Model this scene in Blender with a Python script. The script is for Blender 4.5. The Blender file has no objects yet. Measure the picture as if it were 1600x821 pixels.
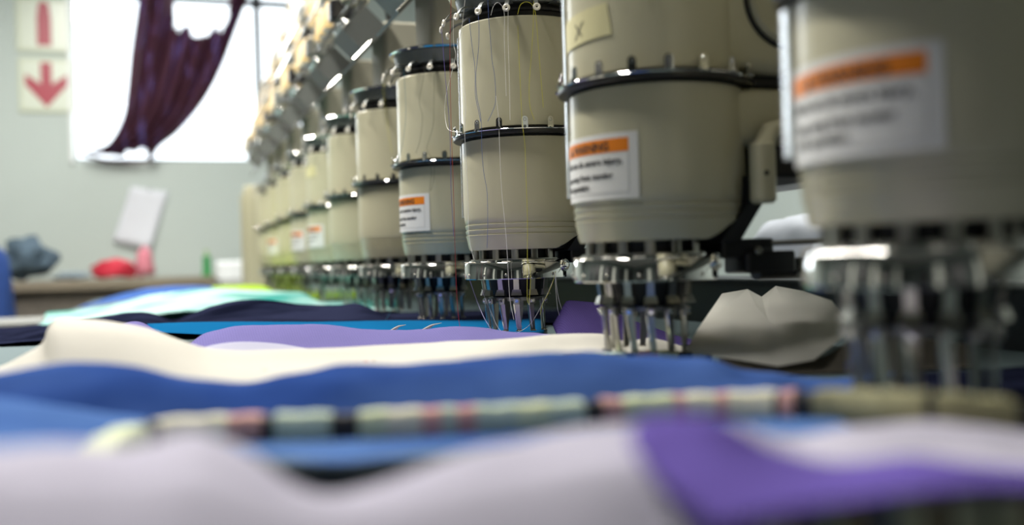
import bpy, math, random
from mathutils import Vector, Matrix, noise
random.seed(7)
S = bpy.context.scene
COL = S.collection
PI = math.pi
H = 0.90                       # camera height above the floor; all heights below are given relative to it

# ------------------------------------------------------------------ camera
F, TH, RO = 1556.0, math.radians(19.31), math.radians(1.656)
CT, ST = math.cos(TH), math.sin(TH)
fw = Vector((ST, CT, 0)); rt = Vector((CT, -ST, 0)); up = Vector((0, 0, 1))
r2 = rt * math.cos(RO) - up * math.sin(RO)
u2 = up * math.cos(RO) + rt * math.sin(RO)
cd = bpy.data.cameras.new('camera')
cam = bpy.data.objects.new('camera', cd)
COL.objects.link(cam)
m = Matrix((r2, u2, -fw)).transposed().to_4x4()
m.translation = (0, 0, H)
cam.matrix_world = m
cd.sensor_width = 36.0
cd.lens = 36.0 * F / 1600.0
cd.clip_start = 0.02
cd.dof.use_dof = True
cd.dof.focus_distance = 1.12
cd.dof.aperture_fstop = 2.4
S.camera = cam

# ------------------------------------------------------------------ world, lights, exposure
W = bpy.data.worlds.new('sky'); S.world = W; W.use_nodes = True
nb = W.node_tree.nodes['Background']
nb.inputs[0].default_value = (0.86, 0.94, 1.0, 1); nb.inputs[1].default_value = 2.2
S.view_settings.view_transform = 'Standard'; S.view_settings.look = 'None'
S.view_settings.exposure = 0.5; S.view_settings.gamma = 1.0; S.view_settings.use_curve_mapping = False
S.cycles.max_bounces = 7; S.cycles.sample_clamp_indirect = 8.0

def area(name, loc, rot, sx, sy, power, color, spread=PI):
    l = bpy.data.lights.new(name, 'AREA'); l.shape = 'RECTANGLE'; l.size = sx; l.size_y = sy
    l.energy = power; l.color = color; l.spread = spread
    o = bpy.data.objects.new(name, l); COL.objects.link(o); o.location = loc; o.rotation_euler = rot
    return o
DAY = (0.88, 0.95, 1.0)
# daylight through the window openings of the room and its ceiling tube lamps
area('back_window_daylight', (0.17, 5.72, H + 1.2), (-PI / 2, 0, 0), 1.15, 1.15, 34, DAY)
TUBES = [(-0.40, 1.20), (-0.45, 2.45), (-0.45, 3.95), (1.5, 1.7)]
for tx, ty in TUBES:
    area('ceiling_tube_light', (tx, ty, H + 1.70), (0, 0, 0), 0.12, 1.3, 36, (1.0, 0.96, 0.89))

# ------------------------------------------------------------------ pixel helpers (reading the plan of the room off the photograph)
def ray(px, py):
    x, y = px - 800.0, py - 410.5
    c, s = math.cos(RO), math.sin(RO)
    xr, yr = x * c - y * s, x * s + y * c
    d = fw * F + rt * xr - up * yr
    return d / F
def atY(px, py, Y):
    d = ray(px, py); return d * (Y / d.y)
def atZ(px, py, Z):
    d = ray(px, py); return d * (Z / d.z)
def atX(px, py, X):
    d = ray(px, py); return d * (X / d.x)
def hZ(px, Y, Z):                 # the point seen in column px at depth Y with height Z
    d = ray(px, 410.5 - 0); k = Y / d.y
    return Vector((d.x * k, Y, Z))

# ------------------------------------------------------------------ materials
def mat(name, col, rough=0.6, metal=0.0, bump=None, var=None, spec=0.5, coat=0.0, trans=0.0, sheen=0.0, weave=0):
    mt = bpy.data.materials.new(name); mt.use_nodes = True
    N, L = mt.node_tree.nodes, mt.node_tree.links
    b = N['Principled BSDF']
    b.inputs['Base Color'].default_value = (*col, 1); b.inputs['Roughness'].default_value = rough
    b.inputs['Metallic'].default_value = metal; b.inputs['Specular IOR Level'].default_value = spec
    b.inputs['Coat Weight'].default_value = coat; b.inputs['Coat Roughness'].default_value = 0.12
    b.inputs['Sheen Weight'].default_value = sheen
    tc = N.new('ShaderNodeTexCoord')
    if var:
        nz = N.new('ShaderNodeTexNoise'); nz.inputs['Scale'].default_value = var[0]; nz.inputs['Detail'].default_value = 4
        L.new(tc.outputs['Object'], nz.inputs['Vector'])
        mx = N.new('ShaderNodeMix'); mx.data_type = 'RGBA'
        mx.inputs['A'].default_value = (*[c * (1 - var[1]) for c in col], 1)
        mx.inputs['B'].default_value = (*[min(1, c * (1 + var[1])) for c in col], 1)
        L.new(nz.outputs['Fac'], mx.inputs['Factor']); L.new(mx.outputs['Result'], b.inputs['Base Color'])
    if weave:
        w1 = N.new('ShaderNodeTexWave'); w1.bands_direction = 'X'; w1.inputs['Scale'].default_value = weave
        w1.inputs['Distortion'].default_value = 2.5; w1.inputs['Detail'].default_value = 2
        w2 = N.new('ShaderNodeTexWave'); w2.bands_direction = 'Y'; w2.inputs['Scale'].default_value = weave
        w2.inputs['Distortion'].default_value = 2.5; w2.inputs['Detail'].default_value = 2
        L.new(tc.outputs['Object'], w1.inputs['Vector']); L.new(tc.outputs['Object'], w2.inputs['Vector'])
        ad = N.new('ShaderNodeMath'); ad.operation = 'ADD'
        L.new(w1.outputs['Fac'], ad.inputs[0]); L.new(w2.outputs['Fac'], ad.inputs[1])
        bp = N.new('ShaderNodeBump'); bp.inputs['Strength'].default_value = 0.25; bp.inputs['Distance'].default_value = 0.0006
        L.new(ad.outputs[0], bp.inputs['Height']); L.new(bp.outputs['Normal'], b.inputs['Normal'])
        hs = N.new('ShaderNodeMapRange'); hs.inputs['From Max'].default_value = 2.0
        hs.inputs['To Min'].default_value = 0.86; hs.inputs['To Max'].default_value = 1.12
        L.new(ad.outputs[0], hs.inputs['Value'])
        mm = N.new('ShaderNodeMix'); mm.data_type = 'RGBA'; mm.blend_type = 'MULTIPLY'; mm.inputs['Factor'].default_value = 1
        src = b.inputs['Base Color'].links[0].from_socket if b.inputs['Base Color'].links else None
        if src: L.new(src, mm.inputs['A'])
        else: mm.inputs['A'].default_value = (*col, 1)
        L.new(hs.outputs[0], mm.inputs['B']); L.new(mm.outputs['Result'], b.inputs['Base Color'])
    if bump:
        nz = N.new('ShaderNodeTexNoise'); nz.inputs['Scale'].default_value = bump[0]
        L.new(tc.outputs['Object'], nz.inputs['Vector'])
        bp = N.new('ShaderNodeBump'); bp.inputs['Strength'].default_value = bump[1]; bp.inputs['Distance'].default_value = 0.002
        L.new(nz.outputs['Fac'], bp.inputs['Height']); L.new(bp.outputs['Normal'], b.inputs['Normal'])
    if trans:
        tr = N.new('ShaderNodeBsdfTranslucent'); ms = N.new('ShaderNodeMixShader'); ms.inputs[0].default_value = trans
        src = b.inputs['Base Color'].links
        if src: L.new(src[0].from_socket, tr.inputs['Color'])
        else: tr.inputs['Color'].default_value = (*col, 1)
        L.new(b.outputs[0], ms.inputs[1]); L.new(tr.outputs[0], ms.inputs[2])
        L.new(ms.outputs[0], N['Material Output'].inputs['Surface'])
    return mt

M = {}
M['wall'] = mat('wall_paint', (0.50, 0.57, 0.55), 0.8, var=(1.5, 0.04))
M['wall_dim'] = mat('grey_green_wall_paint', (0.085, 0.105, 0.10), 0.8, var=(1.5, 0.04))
M['ceiling'] = mat('ceiling_paint', (0.45, 0.46, 0.45), 0.9)
M['floor'] = mat('concrete_floor', (0.20, 0.20, 0.19), 0.6, var=(3, 0.2))
M['beige'] = mat('beige_enamel', (0.48, 0.455, 0.32), 0.32, var=(14, 0.05), coat=0.25)
M['beige_dull'] = mat('beige_panel', (0.44, 0.42, 0.30), 0.5, var=(6, 0.06))
M['beam'] = mat('machine_beam_paint', (0.30, 0.29, 0.23), 0.45, var=(6, 0.06))
M['black'] = mat('black_metal', (0.012, 0.012, 0.014), 0.3)
M['flat_black'] = mat('black_plastic', (0.010, 0.010, 0.011), 0.6)
M['chrome'] = mat('chrome', (0.80, 0.80, 0.78), 0.05, 1.0)
M['steel'] = mat('brushed_steel', (0.42, 0.41, 0.36), 0.28, 1.0)
M['dark_steel'] = mat('dark_steel', (0.20, 0.20, 0.20), 0.3, 1.0)
M['grey_metal'] = mat('grey_painted_metal', (0.16, 0.17, 0.16), 0.35, 0.3)
M['ceramic'] = mat('white_ceramic', (0.78, 0.74, 0.64), 0.25, coat=0.4)
M['label_white'] = mat('label_white', (0.66, 0.66, 0.64), 0.45)
M['label_orange'] = mat('label_orange', (0.72, 0.20, 0.008), 0.45)
M['label_ink'] = mat('label_ink', (0.02, 0.02, 0.02), 0.6)
M['label_line'] = mat('label_grey_line', (0.45, 0.46, 0.45), 0.6)
M['tape'] = mat('masking_tape', (0.58, 0.54, 0.30), 0.6, var=(60, 0.06))
M['table'] = mat('machine_table_laminate', (0.11, 0.15, 0.16), 0.75, spec=0.1, var=(5, 0.05))
M['bed'] = mat('machine_bed_paint', (0.030, 0.042, 0.052), 0.45)

# ------------------------------------------------------------------ mesh builder
class MB:
    def __init__(s): s.v = []; s.f = []; s.mi = []; s.cur = 0
    def face(s, ids): s.f.append(tuple(ids)); s.mi.append(s.cur)
    def add(s, vs, fs):
        b = len(s.v); s.v += [Vector(x) for x in vs]
        for f in fs: s.face([b + i for i in f])
        return s
    def hexa(s, c):               # eight corners, 0-3 bottom loop and 4-7 top loop
        return s.add(c, [(3, 2, 1, 0), (4, 5, 6, 7), (0, 1, 5, 4), (1, 2, 6, 5), (2, 3, 7, 6), (3, 0, 4, 7)])
    def box(s, a, b):
        x0, y0, z0 = a; x1, y1, z1 = b
        return s.hexa([(x0, y0, z0), (x1, y0, z0), (x1, y1, z0), (x0, y1, z0), (x0, y0, z1), (x1, y0, z1), (x1, y1, z1), (x0, y1, z1)])
    def rbox(s, a, b, r, M4=None, seg=3, axis=2):     # a box with four rounded edges along one axis and small chamfers on its ends
        a = Vector(a); b = Vector(b); u, v = [i for i in range(3) if i != axis]
        cu, cv = (a[u] + b[u]) / 2, (a[v] + b[v]) / 2; hu, hv = (b[u] - a[u]) / 2, (b[v] - a[v]) / 2
        r = min(r, hu * .99, hv * .99); ch = min(r * .45, (b[axis] - a[axis]) * .3)
        def loop(t, ins):
            o = []
            for q in range(4):
                for k in range(seg + 1):
                    an = q * PI / 2 + k * PI / 2 / seg
                    su = (1, -1, -1, 1)[q]; sv = (1, 1, -1, -1)[q]
                    p = [0, 0, 0]; p[axis] = t
                    p[u] = cu + su * (hu - r) + (r - ins) * math.cos(an)
                    p[v] = cv + sv * (hv - r) + (r - ins) * math.sin(an)
                    p = Vector(p); o.append(M4 @ p if M4 else p)
            return o
        ls = [loop(a[axis], ch), loop(a[axis] + ch, 0), loop(b[axis] - ch, 0), loop(b[axis], ch)]
        return s.rings(ls, True, True)
    def rings(s, ls, cap0=False, cap1=False, closed=True):
        b = len(s.v); n = len(ls[0])
        for l in ls: s.v += [Vector(p) for p in l]
        for i in range(len(ls) - 1):
            for j in range(n if closed else n - 1):
                k = (j + 1) % n
                s.face((b + i * n + j, b + i * n + k, b + (i + 1) * n + k, b + (i + 1) * n + j))
        if cap0: s.face(list(range(b + n - 1, b - 1, -1)))
        if cap1: s.face(list(range(b + (len(ls) - 1) * n, b + len(ls) * n)))
        return s
    def lathe(s, prof, c=(0, 0), a0=0., a1=360., n=64, close=True):
        # profile of (radius, z) turned about a vertical axis; azimuth in degrees from +Y towards +X
        full = abs(a1 - a0) > 359.9
        ang = [math.radians(a0 + (a1 - a0) * i / n) for i in range(n if full else n + 1)]
        ls = [[(c[0] + r * math.sin(t), c[1] + r * math.cos(t), z) for t in ang] for r, z in prof]
        b = len(s.v)
        if close: ls.append(ls[0])
        s.rings(ls, closed=full)
        if close and not full:
            k = len(ang); m_ = len(prof)
            s.face([b + i * k for i in range(m_)]); s.face([b + i * k + k - 1 for i in range(m_ - 1, -1, -1)])
        return s
    def solid(s, prof, c=(0, 0), n=48):                # lathe with both ends capped
        ls = [[(c[0] + r * math.sin(2 * PI * i / n), c[1] + r * math.cos(2 * PI * i / n), z) for i in range(n)] for r, z in prof]
        return s.rings(ls, True, True)
    def tube(s, pts, r, n=8, cap=True):
        pts = [Vector(p) for p in pts]; ls = []; prev = None
        for i, p in enumerate(pts):
            t = (pts[min(i + 1, len(pts) - 1)] - pts[max(i - 1, 0)])
            t = t.normalized() if t.length > 1e-9 else Vector((0, 0, 1))
            if prev is None:
                a = t.orthogonal().normalized()
            else:
                a = prev - t * prev.dot(t); a = a.normalized() if a.length > 1e-6 else t.orthogonal().normalized()
            prev = a; bb = t.cross(a); rr = r[i] if isinstance(r, (list, tuple)) else r
            ls.append([p + (a * math.cos(2 * PI * k / n) + bb * math.sin(2 * PI * k / n)) * rr for k in range(n)])
        return s.rings(ls, cap, cap)
    def torus(s, c, nrm, R, r, n=20, k=8, f=360):
        nrm = Vector(nrm).normalized(); a = nrm.orthogonal().normalized(); b = nrm.cross(a); c = Vector(c); ls = []
        for i in range(n + 1):
            t = 2 * PI * i / n; d = a * math.cos(t) + b * math.sin(t)
            ls.append([c + d * (R + r * math.cos(2 * PI * j / k)) + nrm * r * math.sin(2 * PI * j / k) for j in range(k)])
        return s.rings(ls)
    def disc(s, c, nrm, R, h, n=16, ch=.25):
        nrm = Vector(nrm).normalized(); a = nrm.orthogonal().normalized(); b = nrm.cross(a); c = Vector(c)
        L = lambda rr, t: [c + nrm * t + (a * math.cos(2 * PI * i / n) + b * math.sin(2 * PI * i / n)) * rr for i in range(n)]
        e = min(R, h) * ch
        return s.rings([L(R, 0), L(R, h - e), L(R - e, h)], True, True)
    def build(s, name, mats, parent=None, smooth=40, base=None):
        if not isinstance(mats, (list, tuple)): mats = [mats]
        me = bpy.data.meshes.new(name)
        if parent is None:
            lo = [min(v[i] for v in s.v) for i in range(3)]; hi = [max(v[i] for v in s.v) for i in range(3)]
            off = Vector(((lo[0] + hi[0]) / 2, (lo[1] + hi[1]) / 2, lo[2])) if base is None else Vector(base)
        else: off = Vector((0, 0, 0))
        me.from_pydata([tuple(v - off) for v in s.v], [], s.f)
        for x in mats: me.materials.append(x)
        me.polygons.foreach_set('material_index', s.mi)
        import bmesh
        bm = bmesh.new(); bm.from_mesh(me); bmesh.ops.recalc_face_normals(bm, faces=bm.faces); bm.to_mesh(me); bm.free()
        me.polygons.foreach_set('use_smooth', [True] * len(me.polygons))
        me.set_sharp_from_angle(angle=math.radians(smooth))
        me.update()
        o = bpy.data.objects.new(name, me); COL.objects.link(o)
        if parent: o.parent = parent
        else: o.location = off + Vector((0, 0, H))
        return o

def tag(o, label=None, cat=None, group=None, kind=None):
    if label: o['label'] = label
    if cat: o['category'] = cat
    if group: o['group'] = group
    if kind: o['kind'] = kind
    return o
def empty(name, loc):
    o = bpy.data.objects.new(name, None); COL.objects.link(o); o.location = Vector(loc) + Vector((0, 0, H)); o.empty_display_size = .05
    return o
def copy_tree(root, loc):
    r = root.copy(); COL.objects.link(r); r.location = Vector(loc) + Vector((0, 0, H))
    for ch in root.children:
        c = ch.copy(); COL.objects.link(c); c.parent = r
        for g in ch.children:
            d = g.copy(); COL.objects.link(d); d.parent = c
    return r
def crom(pts, n):
    # n points along a Catmull-Rom curve through pts
    pts = [Vector(p) for p in pts]; L = [0]
    for a, b in zip(pts, pts[1:]): L.append(L[-1] + max((b - a).length, 1e-6))
    out = []; j = 0
    for i in range(n):
        t = L[-1] * i / (n - 1)
        while j < len(pts) - 2 and t > L[j + 1]: j += 1
        u = (t - L[j]) / (L[j + 1] - L[j])
        p1, p2 = pts[j], pts[j + 1]; p0 = pts[j - 1] if j else p1 * 2 - p2; p3 = pts[j + 2] if j + 2 < len(pts) else p2 * 2 - p1
        a = L[j + 1] - L[j]; d0 = L[j] - L[j - 1] if j else a; d2 = L[j + 2] - L[j + 1] if j + 2 < len(L) else a
        m1 = ((p2 - p0) / (d0 + a)) * a; m2 = ((p3 - p1) / (a + d2)) * a
        u2_, u3 = u * u, u * u * u
        out.append(p1 * (2 * u3 - 3 * u2_ + 1) + m1 * (u3 - 2 * u2_ + u) + p2 * (-2 * u3 + 3 * u2_) + m2 * (u3 - u2_))
    return out

# ------------------------------------------------------------------ the room
XL, XR, YF, YB, ZF, ZC = -2.6, 2.6, -2.2, 5.6, -0.90, 1.75
T = 0.16
def struct(o): o['kind'] = 'structure'; return o
struct(MB().box((XL - T, YF - T, ZF - .1), (XR + T, YB + T, ZF)).build('floor', M['floor']))
struct(MB().box((XL - T, YF - T, ZC), (XR + T, YB + T, ZC + .1)).build('ceiling', M['ceiling']))
struct(MB().box((XR, YF, ZF), (XR + T, YB + T, ZC)).build('wall_right', M['wall']))
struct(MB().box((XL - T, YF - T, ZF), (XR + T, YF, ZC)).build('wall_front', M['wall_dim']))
WX0, WX1, WZ0, WZ1 = -0.415, 0.78, 0.595, 1.62
b = MB()
b.box((XL - T, YB, ZF), (WX0, YB + T, ZC)); b.box((WX1, YB, ZF), (XR, YB + T, ZC))
b.box((WX0, YB, ZF), (WX1, YB + T, WZ0)); b.box((WX0, YB, WZ1), (WX1, YB + T, ZC))
struct(b.build('wall_back', M['wall']))
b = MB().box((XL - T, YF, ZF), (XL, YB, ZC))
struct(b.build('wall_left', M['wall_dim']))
dk = mat('dark_reflect_panel', (.02, .022, .024), .4); pd = mat('pale_reflect_panel', (.78, .80, .74), .5)  # unseen wall panels, added so the chrome rings reflect dark and pale stripes
for n_, (ya, yb, mm_) in enumerate([(-1.9, -1.35, dk), (-1.2, -1.0, pd), (-.8, -.25, dk), (.05, .25, pd), (.4, 1.1, dk), (1.3, 1.45, pd), (1.6, 2.15, dk), (2.4, 2.9, dk)]):
    d_ = struct(MB().rbox((XL, ya, ZF), (XL + .04, yb, ZC - .5), .008).build('reflect_panel_%d' % (n_ + 1), mm_))
for n_, (xa, xb, mm_) in enumerate([(-2.2, -1.3, dk), (-1.0, -.7, pd), (-.4, .4, dk), (.8, 1.0, pd), (1.3, 2.2, dk)]):
    struct(MB().rbox((xa, YF, ZF), (xb, YF + .04, ZC - .5), .008).build('reflect_panel_%d' % (n_ + 9), mm_))
fr = mat('window_frame_paint', (0.20, 0.22, 0.23), 0.5)
wg = bpy.data.materials.new('window_glass'); wg.use_nodes = True
g_ = wg.node_tree.nodes['Principled BSDF']; g_.inputs['Transmission Weight'].default_value = 0.0
tb = wg.node_tree.nodes.new('ShaderNodeBsdfTransparent'); gl = wg.node_tree.nodes.new('ShaderNodeBsdfGlossy'); gl.inputs['Roughness'].default_value = 0.02
mxs = wg.node_tree.nodes.new('ShaderNodeMixShader'); mxs.inputs[0].default_value = 0.05
wg.node_tree.links.new(tb.outputs[0], mxs.inputs[1]); wg.node_tree.links.new(gl.outputs[0], mxs.inputs[2])
wg.node_tree.links.new(mxs.outputs[0], wg.node_tree.nodes['Material Output'].inputs['Surface'])
def window(name, x0, x1, z0, z1, y0, axis, bars, hbars):
    w = MB()
    def bx(a0, a1, c0, c1, d=0.03):
        if axis == 'y': w.box((a0, y0, c0), (a1, y0 + d, c1))
        else: w.box((y0, a0, c0), (y0 + d, a1, c1))
    t = .014
    bx(x0, x0 + t, z0, z1); bx(x1 - t, x1, z0, z1); bx(x0, x1, z0, z0 + t); bx(x0, x1, z1 - t, z1)
    for q in bars: bx(q - .021, q + .021, z0, z1)
    for q in hbars: bx(x0, x1, q - .021, q + .021)
    o = struct(w.build(name, fr))
    g = MB()
    if axis == 'y': g.box((x0 + t, y0 + .012, z0 + t), (x1 - t, y0 + .016, z1 - t))
    else: g.box((y0 + .012, x0 + t, z0 + t), (y0 + .016, x1 - t, z1 - t))
    for i in range(len(g.v)): g.v[i] = g.v[i] - (o.location - Vector((0, 0, H)))
    g.build('pane', wg, o)
    return o
mx_ = atY(405, 120, YB).x; mz_ = atY(425, 3, YB).z
window('window_1', WX0, WX1, WZ0, WZ1, YB + .05, 'y', [mx_], [mz_])
struct(MB().box((WX0 - .02, YB - .02, WZ0 - .012), (WX0, YB, WZ1)).build('trim_1', mat('white_trim', (.75, .78, .78), .5)))
for tx, ty in TUBES:
    e = empty('ceiling_lamp', (tx, ty, ZC))
    MB().rbox((-.09, -.70, -.030), (.09, .70, 0), .01).build('housing', M['label_white'], e)
    em = bpy.data.materials.get('lamp_tube')
    if not em:
        em = mat('lamp_tube', (1, .95, .85), .4)
        em.node_tree.nodes['Principled BSDF'].inputs['Emission Color'].default_value = (1, .94, .82, 1)
        em.node_tree.nodes['Principled BSDF'].inputs['Emission Strength'].default_value = 4
    MB().tube([(-.04, -.65, -.037), (-.04, .65, -.037)], .008).build('tube', em, e)
    MB().tube([(.04, -.65, -.037), (.04, .65, -.037)], .008).build('tube', em, e)
    tag(e, ['ceiling tube lamp above the nearest fabrics', 'ceiling tube lamp above the middle of the fabric table', 'ceiling tube lamp above the far end of the fabric table', 'ceiling tube lamp beyond the embroidery heads'][TUBES.index((tx, ty))], 'ceiling lamp', 'ceiling tube lamps')

# ------------------------------------------------------------------ machine table, bed, beam, end panel
TZ = -0.094                    # table top
t_ = empty('machine_table', (0.2475, 1.84, ZF))
tz = TZ - ZF
MB().rbox((-.4875, -2.19, tz - .03), (.4875, 2.19, tz), .008).build('table_top', M['table'], t_)
for lx in (-.40, .40):
    for ly in (-2.05, 0, 2.05): MB().rbox((lx - .03, ly - .03, 0), (lx + .03, ly + .03, tz - .031), .005).build('leg', M['grey_metal'], t_)
for lx in (-.40, .40): MB().box((lx - .015, -2.01, tz - .11), (lx + .015, 2.01, tz - .032)).build('apron', M['grey_metal'], t_)
tag(t_, 'long grey-teal machine table carrying all the fabrics under the embroidery heads', 'table')

SP, HX, HY0, R = 0.33, 0.4075, 0.444, 0.0748
NH = 11
bm_ = empty('machine_bridge', (0.74, 2.0, ZF))
MB().rbox((-.13, -2.45, .90 + .085), (.07, 2.1, .90 + .43), .02, axis=1).build('casing', M['beam'], bm_)
MB().rbox((-.03, -2.40, .90 + .44), (.0, 2.05, .90 + .48), .004, axis=1).build('rail', M['steel'], bm_)
for ly in (-2.2, 1.85): MB().rbox((.02, ly - .06, .90 + TZ + .0625), (.068, ly + .06, .90 + .084), .01).build('leg', M['beam'], bm_)
tag(bm_, 'long beige machine bridge behind the embroidery heads that carries every head', 'machine frame')
bd = MB().rbox((.74, -.5, ZF), (.90, 3.95, TZ + .062), .012, axis=1).build('machine_bed', M['bed'])
tag(bd, 'low dark blue-grey machine bed running along the table behind the needles', 'machine bed')
ep = empty('end_panel', (0.42, 4.09, ZF))
MB().rbox((-.11, -.03, 0), (.16, .05, .90 + .335), .015).build('panel', M['beige'], ep)
MB().rbox((-.122, -.02, .82), (-.1105, .04, 1.20), .004).build('edge_strip', M['beige_dull'], ep)
tag(ep, 'tall beige end panel closing the far end of the row of heads', 'machine panel')

# ------------------------------------------------------------------ one embroidery head, built about its drum's axis
FO = (-.0135, 0.0)             # the needle circle sits a little in front of the drum axis
AZ = [-208 + 25.5 * i for i in range(10)]
def rad(az, r, z=0, c=FO):
    t = math.radians(az); return Vector((c[0] + r * math.sin(t), c[1] + r * math.cos(t), z))
def frame_at(az, r, z, c=FO):  # local x = tangent, y = outward, z = up
    t = math.radians(az); o = Vector((math.sin(t), math.cos(t), 0)); tan = Vector((math.cos(t), -math.sin(t), 0))
    mm = Matrix((tan, o, Vector((0, 0, 1)))).transposed().to_4x4(); mm.translation = rad(az, r, z, c); return mm
hd = empty('embroidery_unit', (HX, HY0, 0))
O = (0, 0)
lower = MB()
gro = lambda z: [(.0725 + (z - .03) * .06, z + .0022), (.0712 + (z - .03) * .06, z), (.0728 + (z - .03) * .06, z - .0006)]
prof = [(.070, .1415), (.0748, .1400), (.0748, .070), (.0742, .052)] + gro(.0445) + gro(.0385) + gro(.0325) + [(.0716, .028), (.0700, .0185), (.0685, .0150), (.060, .0146)]
lower.solid(prof, n=96)
for i_, q in enumerate(lower.v):
    az_ = math.degrees(math.atan2(q.x, q.y))
    if 0 < az_ < 175 and q.z < .05 and math.hypot(q.x, q.y) > .05:
        k_ = max(0, min(1, (172 - az_) / 50, (az_ - 5) / 50))
        lower.v[i_] = Vector((q.x, q.y, max(q.z, .0146 + .030 * k_)))
MB().solid([(.0565, .0147), (.0565, .040)], n=48).build('case_core', M['flat_black'], hd)
lo_ = lower.build('lower_case', M['beige'], hd, smooth=25)
upc = MB().solid([(.070, .1515), (.0748, .1525), (.0748, .2725), (.0738, .2738), (.070, .2738), (.068, .268)], n=96).build('upper_case', M['beige'], hd, smooth=25)
MB().solid([(.0715, .1405), (.0715, .1532)], n=64).build('case_gap', M['flat_black'], hd)
gr = MB().lathe([(.060, .1428), (.0835, .1428), (.0845, .1436), (.0845, .1468), (.0835, .1474), (.060, .1474)], n=96).build('guide_ring', M['black'], hd)
MB().torus((0, 0, .1476), (0, 0, 1), .0838, .0007, n=96, k=6).build('rim_wire', M['chrome'], gr)
clip = None
for i in range(13):
    az = -20 - 20 * i
    cm = frame_at(az, .0828, .1476, O)
    c = MB()
    w, t, h = .0035, .0006, .0132
    prof_ = [(-w, 0), (w, 0), (w, h - w)] + [(w * math.cos(a), h - w + w * math.sin(a)) for a in [PI * k / 8 for k in range(1, 8)]] + [(-w, h - w)]
    fr0 = [cm @ Vector((x, t, z)) for x, z in prof_]; fr1 = [cm @ Vector((x, -t, z)) for x, z in prof_]
    c.rings([fr1, fr0], True, True)
    c.tube([cm @ Vector((0, .004, .0015)), cm @ Vector((0, .0008, .0012))], .0016, 8)
    c.torus(cm @ Vector((0, .0008, h - w)), cm.to_3x3() @ Vector((0, 1, 0)), .0016, .0005, 10, 6)
    c.build('thread_clip', M['chrome'], gr)
st = MB(); cm = frame_at(-77, .0, .055, O); cm.translation = rad(-57, .0785, .055, O)
st.rbox((-.0065, -.0012, 0), (.0065, .0012, .086), .0008, cm); st.rbox((-.0065, -.0012, .0985), (.0065, .0012, .215), .0008, cm)
st.build('front_strip', mat('satin_steel', (.78, .80, .82), .24, 1.0), hd)
# arm housing behind the drum with its round boss
arm = MB()
arm.rbox((.02, -.058, .092), (.200, .058, .1412), .01, axis=0); arm.rbox((.02, -.066, .1525), (.200, .066, .268), .012, axis=0)
arm.build('arm_housing', M['beige'], hd)
MB().rbox((.05, -.050, .1413), (.198, .050, .1524), .004, axis=0).build('arm_gap', M['flat_black'], hd)
MB().disc((.092, -.066, .214), (0, -1, 0), .040, .007, 40, .4).build('boss', M['beige_dull'], hd)
MB().torus((.092, -.0665, .214), (0, 1, 0), .0415, .0022, 40, 8).build('boss_groove', M['flat_black'], hd)
# lever with dark slot on the near side of the arm
lv = MB()
lv.rbox((.043, -.090, .042), (.062, -.072, .092), .006)
lv.tube([(.052, -.081, .084), (.062, -.076, .100), (.098, -.062, .110), (.13, -.05, .114)], [.0088, .0085, .008, .008], 10)
lv.build('lever', M['beige'], hd)
MB().disc((.0500, -.0898, .066), (0, -1, 0), .0022, .0012, 12).build('lever_slot', M['flat_black'], hd)
uh = MB()
uh.rbox((.066, -.055, .066), (.150, .045, .092), .005)
uh.hexa([(.026, -.058, .012), (.048, -.052, .012), (.054, .04, .012), (.026, .04, .012), (.050, -.066, .0455), (.066, -.062, .0455), (.074, .04, .0455), (.050, .04, .0455)])
uh.rbox((.050, -.068, .0440), (.074, -.04, .0665), .003)
uh.build('under_arm', M['flat_black'], hd)
br = MB()
br.rbox((.035, -.045, -.002), (.086, .03, .0144), .003)
br.rbox((.055, -.050, -.015), (.105, -.012, .0035), .004)
br.tube([(.075, -.032, -.012), (.125, -.030, -.012)], .0095, 12)
br.build('rear_bracket', M['black'], hd)
MB().tube([(.08, -.05, .010), (.20, -.10, .012)], .0022, 8).build('shaft', M['dark_steel'], hd)
MB().disc((.066, -.0502, .004), (0, -1, 0), .0035, .003, 12).build('bracket_bolt', M['steel'], hd)
# needle unit
MB().solid([(.044, .0146), (.044, .004), (.036, -.020), (.030, -.040), (.026, -.043)], FO, 48).build('core', M['flat_black'], hd)
for az in AZ:
    cm = frame_at(az, .0500, 0)
    MB().rbox((-.0042, -.004, .0035), (.0042, .002, .0150), .0012, cm).build('needle_bar', M['steel'], hd)
rg = MB().lathe([(.047, -.0188), (.0622, -.0188), (.0630, -.0180), (.0630, -.0008), (.0622, .0002), (.058, .0006), (.0575, .0030), (.047, .0034)], FO, -222, 28, 80).build('needle_ring', M['chrome'], hd)
tag(rg, 'mirror chrome ring round the needles')
MB().lathe([(.0465, .0032), (.055, .0032), (.055, .0046), (.0465, .0046)], FO, -216, 22, 70).build('ring_flange', M['steel'], hd)
for az in AZ:
    p = rad(az + 9, .0629, -.0137); n_ = rad(az + 9, 1, 0) - Vector((*FO, 0))
    s_ = MB(); s_.disc(p, n_, .0017, .0008, 12); s_.torus(p + n_ * .0008, n_, .0010, .0004, 10, 6); s_.build('ring_screw', M['steel'], rg)
    cm = frame_at(az + 9, .0595, .0004)
    MB().rbox((-.005, -.0028, 0), (.005, .0028, .0014), .001, cm).build('ring_pad', M['ceramic'], rg)
p = rad(-218, .060, -.004); n_ = rad(-205, 1, 0) - Vector((*FO, 0))
s_ = MB(); s_.disc(p, n_, .0078, .0055, 24); s_.torus(p + n_ * .0055, n_, .0052, .0010, 20, 8); s_.disc(p + n_ * .005, n_, .0032, .003, 16); s_.build('end_bolt', M['chrome'], rg)
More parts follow.
